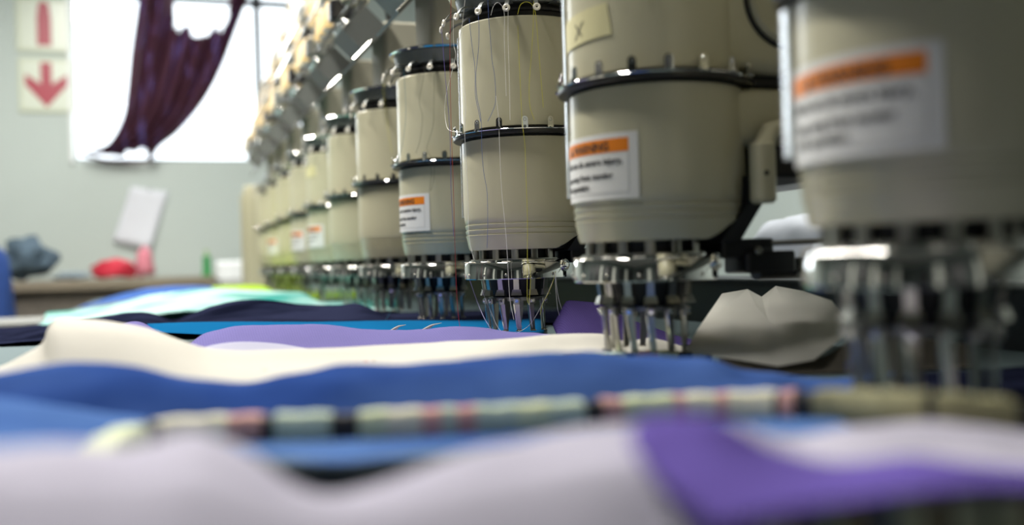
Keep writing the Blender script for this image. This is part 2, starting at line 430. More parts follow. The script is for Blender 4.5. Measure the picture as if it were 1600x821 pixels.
for az in AZ:
    cm = frame_at(az, 0, 0)
    sk = MB()
    sk.hexa([cm @ Vector(q) for q in [(-.0032, .0420, -.0330), (.0032, .0420, -.0330), (.0032, .0405, -.0330), (-.0032, .0405, -.0330), (-.0030, .0440, -.0190), (.0030, .0440, -.0190), (.0030, .0425, -.0190), (-.0030, .0425, -.0190)]])
    sk.hexa([cm @ Vector(q) for q in [(-.0060, .0450, -.0375), (.0060, .0450, -.0375), (.0060, .0400, -.0375), (-.0060, .0400, -.0375), (-.0046, .0428, -.0310), (.0046, .0428, -.0310), (.0046, .0400, -.0310), (-.0046, .0400, -.0310)]])
    sk.build('needle_holder', M['steel'], hd)
    cl = MB().rbox((-.0040, .0350, -.0475), (.0040, .0412, -.0408), .0012, cm).build('clamp', M['steel'], hd)
    sc = MB(); pp = cm @ Vector((0, .0412, -.0440)); nn = cm.to_3x3() @ Vector((0, 1, 0))
    sc.disc(pp, nn, .0024, .0012, 14); sc.torus(pp + nn * .0012, nn, .0015, .0005, 12, 6); sc.build('clamp_screw', M['chrome'], cl)
    # presser foot: slanted flat shank with a small ring foot; the needle stands beside it
    ft = MB()
    def sl(z, x, hw, y):
        return [cm @ Vector(q) for q in [(x - hw, y - .0010, z), (x + hw, y - .0010, z), (x + hw, y + .0010, z), (x - hw, y + .0010, z)]]
    ft.rings([sl(-.0475, .0008, .0036, .0375), sl(-.060, .0000, .0032, .0368), sl(-.0745, -.0016, .0027, .0356), sl(-.0775, -.0020, .0026, .0352)], True, True)
    ft.torus(cm @ Vector((-.0018, .0368, -.0779)), (0, 0, 1), .0030, .0007, 16, 6)
    ft.build('presser_foot', M['steel'], hd)
    nd = MB().tube([cm @ Vector((.0036, .0395, -.0470)), cm @ Vector((.0012, .0385, -.066)), cm @ Vector((-.0004, .0382, -.0755))], [.0006, .0006, .0002], 6)
    nd.build('needle', M['chrome'], hd)
MB().lathe([(.028, -.0400), (.0352, -.0400), (.0352, -.0440), (.028, -.0440)], FO, -225, 35, 60).build('clamp_ring', M['dark_steel'], hd)
# top of the head: eyelet arms, flange, cowl, tension box
tp = MB().solid([(.066, .2739), (.066, .2810), (.070, .2815), (.070, .2840), (.060, .2850), (.060, .3100)], n=64).build('eyelet_drum', M['flat_black'], hd)
for i in range(12):
    az = -30 - 20 * i
    cm = frame_at(az, 0, 0, O)
    a_ = MB(); pts = [cm @ Vector((0, .064, .290)), cm @ Vector((0, .078, .2905)), cm @ Vector((0, .088, .2875)), cm @ Vector((0, .094, .2800))]
    ls = []
    for j, p in enumerate(crom(pts, 9)):
        ls.append([p + cm.to_3x3() @ Vector(q) for q in [(-.0022, 0, -.0008), (.0022, 0, -.0008), (.0022, 0, .0008), (-.0022, 0, .0008)]])
    a_.rings(ls, True, True); ar = a_.build('eyelet_arm', M['grey_metal'], hd)
    MB().torus(cm @ Vector((0, .0955, .2775)), cm.to_3x3() @ Vector((.0, 1, .12)), .0027, .0017, 16, 8).build('eyelet', M['ceramic'], ar)
MB().lathe([(.060, .3085), (.084, .3085), (.0855, .3100), (.084, .3118), (.060, .3118)], n=80).build('top_flange', M['chrome'], hd)
MB().lathe([(.058, .2905), (.072, .2905), (.078, .3080), (.058, .3080)], n=64).build('flange_cowl', M['grey_metal'], hd)
nk = MB().rbox((-.035, -.05, .3119), (.17, .05, .43), .01).build('neck', M['beam'], hd)
MB().rbox((.1701, -.045, .33), (.2015, .045, .42), .006).build('neck_bracket', M['flat_black'], hd)
# slanted tension box, its face leaning up and back from the operator
def slant(t, y, n):              # t along the slope, n out of the slope
    c, s = math.cos(math.radians(46)), math.sin(math.radians(46))
    return Vector((-.090 + t * c - n * s, y, .355 + t * s + n * c))
tb_ = MB()
for (t0, t1, n0, n1, y0, y1) in [(.0, .095, -.004, 0, -.075, .075), (.030, .090, 0, .050, -.05, .05)]:
    tb_.hexa([slant(t0, y0, n0), slant(t1, y0, n0), slant(t1, y1, n0), slant(t0, y1, n0), slant(t0, y0, n1), slant(t1, y0, n1), slant(t1, y1, n1), slant(t0, y1, n1)])
tbo = tb_.build('tension_box', M['grey_metal'], hd)
MB().tube([slant(-.001, -.076, .001), slant(.045, -.076, .001)], .0017, 8).build('edge_rail', M['chrome'], tbo)
MB().tube([slant(.030, -.051, .050), slant(.050, -.051, .052)], .0017, 8).build('edge_rail', M['chrome'], tbo)
for i in range(6):
    p = slant(.045, -.04 + .016 * i, .0505); n_ = slant(0, 0, 1) - slant(0, 0, 0)
    k_ = MB(); k_.disc(p, n_, .0070, .004, 18); k_.disc(p + n_ * .004, n_, .004, .008, 14); k_.build('tension_knob', M['chrome'], tbo)

# curved stickers on the drum
def cyl(az, z, r=R + .0006): t = math.radians(az); return Vector((r * math.sin(t), r * math.cos(t), z))
def patch(mb, a0, a1, z0, z1, r, n=24, skew=0.0, th=.0004):
    A = [[cyl(a0 + (a1 - a0) * i / n, z0 + skew * i / n, r), cyl(a0 + (a1 - a0) * i / n, z1 + skew * i / n, r)] for i in range(n + 1)]
    B = [[cyl(a0 + (a1 - a0) * i / n, z0 + skew * i / n, r - th), cyl(a0 + (a1 - a0) * i / n, z1 + skew * i / n, r - th)] for i in range(n + 1)]
    mb.rings([[a[0], a[1], b_[1], b_[0]] for a, b_ in zip(A, B)], True, True)
def text_mesh(mb, txt, size, a_left, z, r, bold=False):
    cu = bpy.data.curves.new('t', 'FONT'); cu.body = txt; cu.size = size; cu.resolution_u = 2
    if bold: cu.offset = size * .03
    o = bpy.data.objects.new('t', cu); COL.objects.link(o)
    bpy.context.view_layer.update()
    dg = bpy.context.evaluated_depsgraph_get(); me = o.evaluated_get(dg).to_mesh()
    vs = [cyl(a_left - math.degrees(v.co.x / r), z + v.co.y, r) for v in me.vertices]; fs = [tuple(p.vertices) for p in me.polygons]
    wid = max([v.co.x for v in me.vertices] or [0])
    o.evaluated_get(dg).to_mesh_clear(); bpy.data.objects.remove(o); bpy.data.curves.remove(cu)
    mb.add(vs, fs)
    return wid
def make_label(parent):
    A0, A1, Z0, Z1 = -60, -141, .0490, .1025
    a = MB(); a.cur = 0; patch(a, A0, A1, Z0, Z1, R + .0008, 32)
    lab = a.build('warning_label', M['label_white'], parent, smooth=30)
    lab['label'] = 'white sticker with orange warning band'
    o_ = MB(); patch(o_, A0 - 4, A1 + 6, Z1 - .0155, Z1 - .0045, R + .0010, 32, th=.0003); o_.build('orange_band', M['label_orange'], lab, smooth=30)
    l = MB()
    for (p0, p1, q0, q1) in [(A0 - 4, A1 + 6, Z0 + .0050, Z0 + .0055), (A0 - 4, A0 - 4.5, Z0 + .005, Z1 - .016), (A1 + 6.5, A1 + 6, Z0 + .005, Z1 - .016)]:
        patch(l, p0, p1, q0, q1, R + .0010, 24 if abs(p1 - p0) > 5 else 1, th=.0003)
    l.build('border_line', M['label_line'], lab)
    x = MB()
    tri = [cyl(-78.5, Z1 - .0140, R + .0012), cyl(-85.5, Z1 - .0140, R + .0012), cyl(-82, Z1 - .0062, R + .0012)]
    x.add(tri, [(0, 1, 2)])
    text_mesh(x, 'WARNING', .0095, -87, Z1 - .0136, R + .0012, True)
    text_mesh(x, 'Needle can do severe injury,', .0074, -66, Z1 - .0250, R + .0012, True)
    text_mesh(x, 'Keep away from moving', .0074, -69, Z1 - .0365, R + .0012, True)
    text_mesh(x, 'while operating.', .0074, -69, Z1 - .0448, R + .0012, True)
    x.build('lettering', M['label_ink'], lab)
def make_tape(parent, letter, z0=.178, a0=-66, a1=-123):
    a = MB(); n = 20
    A = []; B = []
    for i in range(n + 1):
        e = .0015 * math.sin(i * 1.7) if i in (0, n) else 0
        az = a0 + (a1 - a0) * i / n
        A.append((cyl(az - (3 if i == n else 0), z0 + .004 * (i / n), R + .001), cyl(az, z0 + .026 + .004 * (i / n), R + .001)))
        B.append((cyl(az - (3 if i == n else 0), z0 + .004 * (i / n), R + .0004), cyl(az, z0 + .026 + .004 * (i / n), R + .0004)))
    a.rings([[p[0], p[1], q[1], q[0]] for p, q in zip(A, B)], True, True)
    tp_ = a.build('tape', M['tape'], parent, smooth=30); tp_['label'] = 'yellow masking tape' + (' with an inked X' if letter else '')
    if letter:
        x = MB()
        def stroke(pa, pb, w):
            ls = []
            for i in range(7):
                az = pa[0] + (pb[0] - pa[0]) * i / 6; z = pa[1] + (pb[1] - pa[1]) * i / 6
                ls.append([cyl(az - w, z, R + .0013), cyl(az + w, z, R + .0013)])
            x.rings(ls, closed=False)
        stroke((-93, z0 + .0065), (-103, z0 + .0205), .7); stroke((-94, z0 + .0195), (-101, z0 + .0085), .7)
        x.build('inked_mark', M['label_ink'], tp_)

ORD = ['nearest head at the right edge, large and blurred', 'second head from the right', 'third from the right', 'fourth head from the right',
       'fifth head from the right', 'sixth head from the right', 'seventh head from the right', 'eighth head from the right', 'ninth head from the right', 'tenth head from the right', 'farthest head, beside the beige end panel']
EXTRA = ['with a warning label', 'with a warning label and yellow tape marked X', 'in sharp focus with loose coloured threads', 'with a warning label at its left edge', 'without a label', 'without a label',
         'with a small warning label and tape', 'with a tiny warning label', 'without a label', 'with a tiny warning label', 'without a label']
heads = [hd] + [copy_tree(hd, (HX, HY0 + SP * k, 0)) for k in range(1, NH)]
for k, h in enumerate(heads):
    tag(h, f'beige head {EXTRA[k]}, {ORD[k]}', 'embroidery head', 'embroidery heads in a row along the machine')
for k in (0, 1, 3, 6, 7, 9): make_label(heads[k])
make_tape(heads[1], True); make_tape(heads[6], False, .215, -80, -125)

# ------------------------------------------------------------------ thread rack and cones above the far heads
cones = {'gold': mat('gold_thread', (0.57, 0.40, 0.15), .55, bump=(900, .3), sheen=.3), 'tan': mat('tan_thread', (0.46, 0.35, 0.18), .6, bump=(900, .3)), 'cream': mat('cream_thread', (0.64, 0.57, 0.39), .6, bump=(900, .3))}
rk = empty('thread_rack', (0.45, 3.0, 0.0))
LEV = [.47, .58, .69, .80, .91, 1.02, 1.13]
rx = lambda z: .335 + .34 * (z - .47)          # the rack leans back as it rises
y0r, y1r = 1.72 - 3.0, 4.12 - 3.0
for z in LEV:
    for dx in (-.010, .012):
        MB().rbox((rx(z) - .45 + dx - .003, y0r, z - .006), (rx(z) - .45 + dx + .003, y1r, z - .002), .001, axis=1).build('shelf_bar', M['dark_steel'], rk)
for i in range(8):
    y = y0r + .044 + i * .33
    MB().tube([(-.05, y, .4325), (rx(.52) - .45 + .036, y, .52), (rx(1.2) - .45 + .036, y, 1.2)], .007, 8).build('post', M['dark_steel'], rk)
for z in LEV:
    for i in range(8):
        y = 4.07 - 3.0 - i * .33 - .195
        if y > y0r: MB().rbox((rx(z) - .45 - .024, y - .020, z - .0015), (rx(z) - .45 + .018, y + .020, z + .036), .006).build('thread_clamp', M['black'] if (i + int(z * 100)) % 2 else M['grey_metal'], rk)
for z in LEV[1:]:
    MB().tube([(rx(z) - .45 - .045, y0r, z - .02), (rx(z) - .45 - .045, y1r, z - .02)], .0028, 8).build('guide_bar', M['chrome'], rk)
    for i in range(8):
        y = y0r + .044 + i * .33
        MB().tube([(rx(z) - .45 + .025, y, z - .012), (rx(z) - .45 - .045, y, z - .02)], .0025, 6).build('guide_arm', M['dark_steel'], rk)
tag(rk, 'tall slanted metal thread rack above the far heads in front of the bright window', 'thread rack')
def make_cone(col):
    e = empty('thread_cone', (0, 0, 0))
    MB().solid([(.0220, .002), (.0255, .004), (.0250, .010), (.0180, .054), (.0150, .058), (.0060, .0585)], n=20).build('thread', cones[col], e)
    k_ = MB().solid([(.0235, 0), (.0235, .0018), (.0060, .0019), (.0050, .066), (.0030, .0665)], n=20); k_.build('core', M['ceramic'] if col != 'cream' else M['chrome'], e)
    return e
protos = {c: make_cone(c) for c in cones}; used = set()
for l, z in enumerate(LEV):
    for i in range(24):
        y = 4.07 - (i // 3) * .33 - (i % 3) * .056
        if z / (.335 * .33 + y * .944) > .30 or y < 1.75: continue
        c = random.choice(['gold', 'gold', 'tan', 'cream'])
        loc = (rx(z), y, z - .0014)
        if c in used: o = copy_tree(protos[c], loc)
        else: o = protos[c]; o.location = Vector(loc) + Vector((0, 0, H)); used.add(c)
        tag(o, {'gold': 'golden yellow thread cone among the cones on the rack', 'tan': 'brownish tan thread cone among the cones on the rack', 'cream': 'pale cream thread cone among the cones on the rack'}[c], 'thread cone', f'{c} thread cones on the rack')

# ------------------------------------------------------------------ things on and by the back wall
def sign(name, x0, y0p, x1, y1p, shape, label):
    a, c = atY(x0, y0p, YB), atY(x1, y1p, YB)
    w_, h_ = c.x - a.x, a.z - c.z; cx, z0 = (a.x + c.x) / 2, c.z
    e = empty(name, (cx, YB - .007, z0))
    MB().rbox((-w_ / 2, -.003, 0), (w_ / 2, .006, h_), .003, axis=1).build('board', mat('sign_border', (.55, .60, .46), .4), e)
    MB().box((-w_ / 2 + .016, -.005, .016), (w_ / 2 - .016, -.0031, h_ - .016)).build('panel', mat('sign_panel', (.62, .68, .58), .3), e)
    s2 = MB(); pts = [(x * w_, z * h_) for x, z in shape]
    s2.rings([[Vector((x, -.0065, z)) for x, z in pts], [Vector((x, -.0051, z)) for x, z in pts]], True, True)
    s2.build('symbol', mat('sign_red', (.36, .022, .05), .4), e)
    tag(e, label, 'sign', 'red and white signs on the wall')
arrow = [(-.10, .92), (.10, .92), (.10, .52), (.38, .70), (.38, .50), (0, .09), (-.38, .50), (-.38, .70), (-.10, .52)]
sign('arrow_sign', 28, 90, 117, 177, arrow, 'pale square sign with a dark red arrow pointing down, left of the window')
sign('safety_sign', 24, -4, 113, 84, [(-.13, .12), (.13, .12), (.13, .62), (.10, .88), (.05, .94), (-.05, .94), (-.10, .88), (-.13, .62)], 'pale square sign with a dark red bar, above the arrow sign')

# curtain: dark gathered cloth swept to the lower left of the window
cur = mat('maroon_curtain', (.075, .022, .042), .85, trans=.35, var=(30, .2))
nt_ = cur.node_tree; tcn = nt_.nodes.new('ShaderNodeTexCoord'); mp = nt_.nodes.new('ShaderNodeMapping'); mp.inputs['Scale'].default_value = (9, 2, 1.2); mp.inputs['Rotation'].default_value = (0, .16, 0)
nzn = nt_.nodes.new('ShaderNodeTexNoise'); nzn.inputs['Scale'].default_value = 4; nzn.inputs['Detail'].default_value = 3
rp = nt_.nodes.new('ShaderNodeMapRange'); rp.inputs['From Min'].default_value = .53; rp.inputs['From Max'].default_value = .68; rp.inputs['To Max'].default_value = .22
tr_ = nt_.nodes.new('ShaderNodeBsdfTransparent'); tr_.inputs[0].default_value = (.55, .60, 1, 1); ms_ = nt_.nodes.new('ShaderNodeMixShader'); om = nt_.nodes['Material Output'].inputs['Surface']
src_ = om.links[0].from_socket
nt_.links.new(tcn.outputs['Object'], mp.inputs[0]); nt_.links.new(mp.outputs[0], nzn.inputs['Vector']); nt_.links.new(nzn.outputs['Fac'], rp.inputs['Value']); nt_.links.new(rp.outputs[0], ms_.inputs[0])
nt_.links.new(src_, ms_.inputs[1]); nt_.links.new(tr_.outputs[0], ms_.inputs[2]); nt_.links.new(ms_.outputs[0], om)
rowsL = [(221, -60), (216, 0), (205, 80), (198, 150), (192, 185), (170, 225), (140, 237), (129, 240)]
rowsR = [(400, -60), (386, 0), (366, 55), (345, 110), (318, 160), (278, 208), (248, 232), (238, 250)]
Lc = crom([atY(x, y, YB - .05) for x, y in rowsL], 60); Rc = crom([atY(x, y, YB - .05) for x, y in rowsR], 60)
cb = MB(); NC = 72; grid = []
for i in range(60):
    row = []
    for j in range(NC + 1):
        u = j / NC; p = Lc[i].lerp(Rc[i], u)
        dep = .026 * math.sin(u * 2 * PI * 6.5 + .8 * math.sin(i * .07)) + .010 * math.sin(u * 2 * PI * 15 + i * .05)
        row.append(p + Vector((0, dep * (1 - .35 * i / 60) - .03, 0)))
    grid.append(row)
holes = [[(272, -70), (360, -70), (356, 30), (345, 52), (333, 40), (325, 58), (300, 56), (292, 35), (280, 52), (273, 45)], [(196, 236), (208, 240), (222, 233), (231, 240), (231, 256), (215, 262), (198, 258)], [(139, 246), (153, 246), (153, 259), (139, 259)]]
hp = [[(lambda q: (q.x, q.z))(atY(x, y, YB - .05)) for x, y in h_] for h_ in holes]
def inside(x, z, poly):
    c = False
    for k in range(len(poly)):
        x1, z1 = poly[k]; x2, z2 = poly[k - 1]
        if (z1 > z) != (z2 > z) and x < (x2 - x1) * (z - z1) / (z2 - z1) + x1: c = not c
    return c
cb.v = [p for r_ in grid for p in r_]
for i in range(59):
    for j in range(NC):
        q = (grid[i][j] + grid[i + 1][j + 1]) / 2
        if any(inside(q.x, q.z, h_) for h_ in hp): continue
        a = i * (NC + 1) + j; cb.face((a, a + 1, a + NC + 2, a + NC + 1))
co = cb.build('curtain', cur, smooth=80); sm = co.modifiers.new('thick', 'SOLIDIFY'); sm.thickness = .0012
tag(co, 'dark maroon curtain gathered and swept to the lower left of the bright window', 'curtain')
pc = atY(180, 250, YB - .05)
hem = MB().tube(crom([atY(x, y, YB - .055) for x, y in [(127, 240), (160, 249), (200, 252), (240, 250)]], 20), .007, 8).build('hem', cur)
hem.parent = co; hem.location = hem.location - co.location

# paper sheet pinned on the wall
a = [atY(x, y, YB - .012) for x, y in [(176, 378), (235, 390), (263, 300), (205, 291)]]
pp = MB(); n = 8; G = []
for i in range(n + 1):
    for j in range(n + 1):
        u, v = i / n, j / n; p = a[0].lerp(a[1], u).lerp(a[3].lerp(a[2], u), v); p.y -= .02 * (1 - v) ** 2 * (.4 + u); G.append(p)
pp.v = G
for i in range(n):
    for j in range(n): pp.face((i * (n + 1) + j, (i + 1) * (n + 1) + j, (i + 1) * (n + 1) + j + 1, i * (n + 1) + j + 1))
po = pp.build('paper_sheet', mat('paper', (.68, .71, .78), .7)); sm = po.modifiers.new('thick', 'SOLIDIFY'); sm.thickness = .001
tag(po, 'white paper sheet pinned at a tilt on the wall below the window', 'paper')
pin = MB().disc(atY(234, 297, YB - .013), (0, -1, 0), .006, .006, 12).build('pin', M['chrome']); pin.parent = po; pin.location = pin.location - po.location

# back table
A, B_ = atY(-60, 440, 4.95), atY(338, 437, 4.95)
zt = -.085
bt = empty('side_table', ((A.x + B_.x) / 2, 5.25, ZF)); hw_ = (B_.x - A.x) / 2
ztab = A.z - .01 - ZF
MB().rbox((-hw_, -.32, ztab - .045), (hw_, .33, ztab), .006).build('table_top', mat('side_table_top', (.22, .19, .14), .5, var=(8, .15)), bt)
MB().rbox((-hw_ + .05, -.25, .12), (hw_ - .05, .30, ztab - .046), .006).build('cabinet', mat('side_table_front', (.20, .18, .155), .8, var=(28, .35)), bt)
for sx in (-1, 1):
    for sy in (-.2, .25): MB().rbox((sx * (hw_ - .09) - .03, sy - .03, 0), (sx * (hw_ - .09) + .03, sy + .03, .12), .004).build('leg', M['flat_black'], bt)
tag(bt, 'dark topped side table with a brown-grey front against the wall under the window', 'table')
ZT2 = A.z - .01
def blob(name, c, size, col, seed, rough=.8, amp=.3, label='', cat='', mt=None, group=None, sub=3):
    import bmesh
    bm = bmesh.new(); bmesh.ops.create_icosphere(bm, subdivisions=sub, radius=1)
    for v in bm.verts:
        d = v.co.normalized(); k = 1 + amp * noise.noise(d * 1.7 + Vector((seed, 0, 0))) + amp * .5 * noise.noise(d * 4 + Vector((0, seed, 0)))
        v.co = Vector((d.x * size[0], d.y * size[1], max(d.z, -.65) * size[2])) * k
    zmin = min(v.co.z for v in bm.verts)
    for v in bm.verts: v.co.z -= zmin
    me = bpy.data.meshes.new(name); bm.to_mesh(me); bm.free(); me.materials.append(mt or mat(name + '_cloth', col, rough, var=(25, .3)))
    me.polygons.foreach_set('use_smooth', [True] * len(me.polygons))
    o = bpy.data.objects.new(name, me); COL.objects.link(o); o.location = Vector(c) + Vector((0, 0, H)); tag(o, label, cat, group); return o
def onT(px, Y): p = hZ(px, Y, ZT2 + .001); return p
blob('red_cloth', onT(176, 5.12), (.105, .08, .050), (.50, .02, .045), 3.1, label='crumpled bright red cloth lying on the side table below the paper', cat='cloth', amp=.35)
blob('pink_cloth', onT(226, 5.32), (.042, .05, .085), (.62, .22, .28), 5.7, label='small pinkish red cloth bunched beside the red cloth on the side table', cat='cloth', amp=.4)
blob('patterned_cloth', onT(44, 5.15), (.115, .11, .10), (.16, .22, .26), 8.2, label='heap of dark blue and grey patterned cloth at the left end of the side table', cat='cloth', amp=.6, mt=mat('patterned_cloth', (.07, .11, .15), .9, var=(22, .95)))
blob('grey_cloth', onT(112, 5.05), (.075, .09, .022), (.22, .28, .33), 2.2, label='flat blue-grey cloth between the patterned heap and the red cloth', cat='cloth', amp=.4)
blob('blue_garment', hZ(-14, 4.81, -.423), (.085, .075, .34), (.010, .045, .20), 4.4, label='bright blue garment heaped in front of the side table at the left picture edge', cat='garment', amp=.2)
blob('maroon_cloth', hZ(16, 4.56, -.423), (.09, .06, .13), (.10, .012, .02), 1.4, label='dark maroon cloth below the blue garment at the left picture edge', cat='cloth', amp=.3)
stl = empty('low_stool', (hZ(8, 4.68, 0).x, 4.68, ZF))
MB().rbox((-.2, -.2, .44), (.2, .2, .475), .01).build('seat', M['side'] if 'side' in M else M['beige_dull'], stl)
for sx in (-.16, .16):
    for sy in (-.16, .16): MB().rbox((sx - .02, sy - .02, 0), (sx + .02, sy + .02, .44), .003).build('leg', M['grey_metal'], stl)
tag(stl, 'low stool holding the blue garment at the left picture edge', 'stool')
# white roll / box at the right end of the side table and a small green spool
q0, q1 = onT(338, 5.0), onT(392, 5.0)
wb = MB().rbox((q0.x, 4.96, ZT2 - .03), (q1.x, 5.12, atY(360, 408, 5.0).z), .03).build('white_box', mat('white_box', (.80, .84, .86), .5))
tag(wb, 'rounded white box at the right end of the side table beside the end panel', 'box')
st2 = MB().rbox((q0.x + .012, 4.93, ZF), (q1.x + .04, 5.16, ZT2 - .031), .01).build('box_stand', mat('box_stand', (.42, .42, .40), .6)); tag(st2, 'pale grey stand under the white box at the end of the side table', 'stand')
gs = empty('green_spool', onT(323, 5.05))
MB().solid([(.026, .0), (.026, .006), (.020, .008), (.018, .085), (.022, .088), (.022, .094), (.008, .098)], n=20).build('thread', mat('green_thread', (.02, .26, .06), .6), gs)
MB().solid([(.007, .098), (.007, .125), (.004, .127)], n=12).build('tip', mat('lime_tip', (.30, .45, .15), .5), gs)
tag(gs, 'small green thread spool standing on the side table beside the white box', 'thread spool')
# pale stack behind the table's left edge
for i in range(4):
    c0 = hZ(15, 3.0, 0)
    y = 3.0; zz = -.203 + .022 * i
    s_ = MB().rbox((c0.x - .30, y - .16, zz), (c0.x + .10 - .012 * (i % 2), y + .16, zz + .020), .006)
    o = s_.build('folded_cloth', mat('pale_folded_cloth', [(.26, .27, .26), (.19, .20, .20), (.31, .31, .29), (.24, .25, .24)][i], .8))
    tag(o, ['lowest', 'second lowest', 'second highest', 'topmost'][i] + ' pale folded cloth of the stack beyond the left end of the machine table', 'folded cloth', 'pale folded cloths')
sd = empty('stack_stand', (hZ(15, 3.0, 0).x - .1, 3.0, ZF)); MB().rbox((-.24, -.19, .64), (.24, .19, .6965), .006).build('top', M['grey_metal'], sd)
for sx in (-.2, .2):
    for sy in (-.15, .15): MB().rbox((sx - .02, sy - .02, 0), (sx + .02, sy + .02, .6395), .003).build('leg', M['grey_metal'], sd)
tag(sd, 'small grey stand carrying the pale folded cloths left of the machine table', 'stand')

# ------------------------------------------------------------------ fabrics on the table
def sheet(name, curves, mt, label, cat='fabric', N=90, K=10, amp=.0012, sc=25, thick=.0007, group=None, seed=0, under=None):
    cs = [crom(c, N) for c in curves]
    b = MB(); rows = []
    cols = [crom([cs[k][j] for k in range(len(cs))], K * (len(cs) - 1) + 1) for j in range(N)]
    nr = len(cols[0])
    for i in range(nr):
        for j in range(N):
            p = cols[j][i].copy()
            d = noise.noise(Vector((p.x * sc, p.y * sc, seed))) * amp + noise.noise(Vector((p.x * sc * 3.1, p.y * sc * 3.1, seed + 5))) * amp * .35
            p.z = max(p.z + d, TZ + .0012)
            if under is not None:                       # lies flat where the needles stand over it
                k = max(0, min(1, (p.x - under[0]) / .05)); p.z = min(p.z, p.z * (1 - k) + under[1] * k)
            b.v.append(p)
    for i in range(nr - 1):
        for j in range(N - 1): b.face((i * N + j, i * N + j + 1, (i + 1) * N + j + 1, (i + 1) * N + j))
    o = b.build(name, mt, smooth=70)
    if thick: m_ = o.modifiers.new('thick', 'SOLIDIFY'); m_.thickness = thick; m_.offset = 1
    tag(o, label, cat, group); return o
def row(pts, Y):                  # a fold line seen along these picture points at depth Y (a number, or two for left and right)
    out = []
    for i, (x, y) in enumerate(pts):
        yy = Y if not isinstance(Y, tuple) else Y[0] + (Y[1] - Y[0]) * (x - pts[0][0]) / (pts[-1][0] - pts[0][0])
        out.append(atY(x, y, yy))
    return out
def low(pts, Y, Z):
    out = []
    for i, (x, y) in enumerate(pts):
        yy = Y if not isinstance(Y, tuple) else Y[0] + (Y[1] - Y[0]) * (x - pts[0][0]) / (pts[-1][0] - pts[0][0])
        out.append(hZ(x, yy, Z))
    return out
FA = {}
FA['lav'] = mat('lavender_cloth', (.62, .60, .72), .8, spec=0, trans=.2, weave=260)
FA['violet'] = mat('violet_linen', (.17, .12, .46), .8, spec=0, weave=260, trans=.15)
FA['purple'] = mat('purple_linen', (.20, .18, .42), .8, spec=0, weave=130, trans=.2)
FA['deep'] = mat('deep_purple_linen', (.085, .062, .21), .8, spec=0, weave=150, trans=.15)
FA['blue'] = mat('blue_cotton', (.035, .10, .40), .85, spec=0, trans=.1, var=(12, .15))
FA['lblue'] = mat('light_blue_cotton', (.09, .21, .52), .85, spec=0, trans=.1, var=(10, .2))
FA['white'] = mat('white_cotton', (.72, .70, .64), .85, spec=0, trans=.25, weave=300)
FA['stiff'] = mat('grey_white_backing', (.88, .87, .82), .85, spec=0, trans=.55, bump=(500, .15), var=(20, .08))
FA['cyan'] = mat('bright_blue_cloth', (.006, .09, .22), .6, spec=0)
FA['navy'] = mat('navy_satin', (.010, .012, .038), .8, spec=0, var=(18, .3))
FA['mint'] = mat('mint_cloth', (.50, .76, .70), .8, spec=0, var=(45, .55), trans=.15)
FA['teal'] = mat('teal_cloth', (.05, .38, .34), .8, spec=0, var=(16, .2))
FA['lime'] = mat('lime_cloth', (.30, .48, .02), .8, spec=0)
FA['mid'] = mat('medium_blue_cloth', (.05, .11, .32), .8, spec=0)
FA['brown'] = mat('grey_brown_felt', (.07, .065, .055), .9, spec=0, bump=(400, .3))
FA['grey'] = mat('grey_lavender_cloth', (.50, .50, .62), .8, spec=0, trans=.2)

for mn, ca, cb_ in (('mint', (.38, .58, .55), (.03, .24, .21)), ('navy', (.004, .005, .012), (.016, .019, .042)), ('blue', (.028, .068, .26), (.070, .14, .40)), ('lblue', (.055, .12, .34), (.11, .21, .47))):
    nt_ = FA[mn].node_tree
    mxn = [n for n in nt_.nodes if n.type == 'MIX' and n.blend_type == 'MIX'][0]; nzn = [n for n in nt_.nodes if n.type == 'TEX_NOISE'][0]
    tcn = [n for n in nt_.nodes if n.type == 'TEX_COORD'][0]; mp = nt_.nodes.new('ShaderNodeMapping')
    mp.inputs['Scale'].default_value = {'mint': (.25, .55, 1), 'navy': (.4, 1.4, 1)}.get(mn, (.6, 1.0, 1))
    nt_.links.new(tcn.outputs['Object'], mp.inputs['Vector']); nt_.links.new(mp.outputs[0], nzn.inputs['Vector'])
    nzn.inputs['Scale'].default_value = {'mint': 16, 'navy': 18}.get(mn, 9)
    rp = nt_.nodes.new('ShaderNodeMapRange'); rp.inputs['From Min'].default_value = .46 if mn == 'mint' else .38; rp.inputs['From Max'].default_value = .62
    nt_.links.new(nzn.outputs['Fac'], rp.inputs['Value']); nt_.links.new(rp.outputs[0], mxn.inputs['Factor'])
    mxn.inputs['A'].default_value = (*ca, 1); mxn.inputs['B'].default_value = (*cb_, 1)
# lavender cloth in the foreground (its ridge lies over the hoop below it)
ridge = [(-120, 690), (0, 700), (100, 695), (200, 693), (250, 682), (300, 668), (350, 680), (400, 702), (450, 735), (500, 755), (540, 758), (600, 748), (660, 728), (730, 708), (820, 690), (900, 672), (980, 656), (1060, 650), (1150, 652), (1210, 672), (1250, 678), (1330, 664), (1420, 656), (1520, 656), (1600, 662), (1720, 672)]
ridge = [(x, y + 15) for x, y in ridge]
FRONT = [(-120, 900), (0, 900), (300, 900), (700, 900), (1000, 880), (1150, 850), (1260, 812), (1350, 792), (1450, 782), (1600, 775), (1720, 775)]
sheet('lavender_fabric', [low(ridge, .350, TZ + .004), row([(x, y + 6) for x, y in ridge], .335), row(ridge, .31), row([(x, y + (50 if x < 1100 else 34)) for x, y in ridge], .285), row([(x, 0.5 * (y + 790)) for x, y in ridge], .262), row(FRONT, .232), ], FA['lav'],
      'pale lavender fabric rippling along the bottom of the picture, nearest of all', N=120, amp=.0034, sc=13, seed=1)
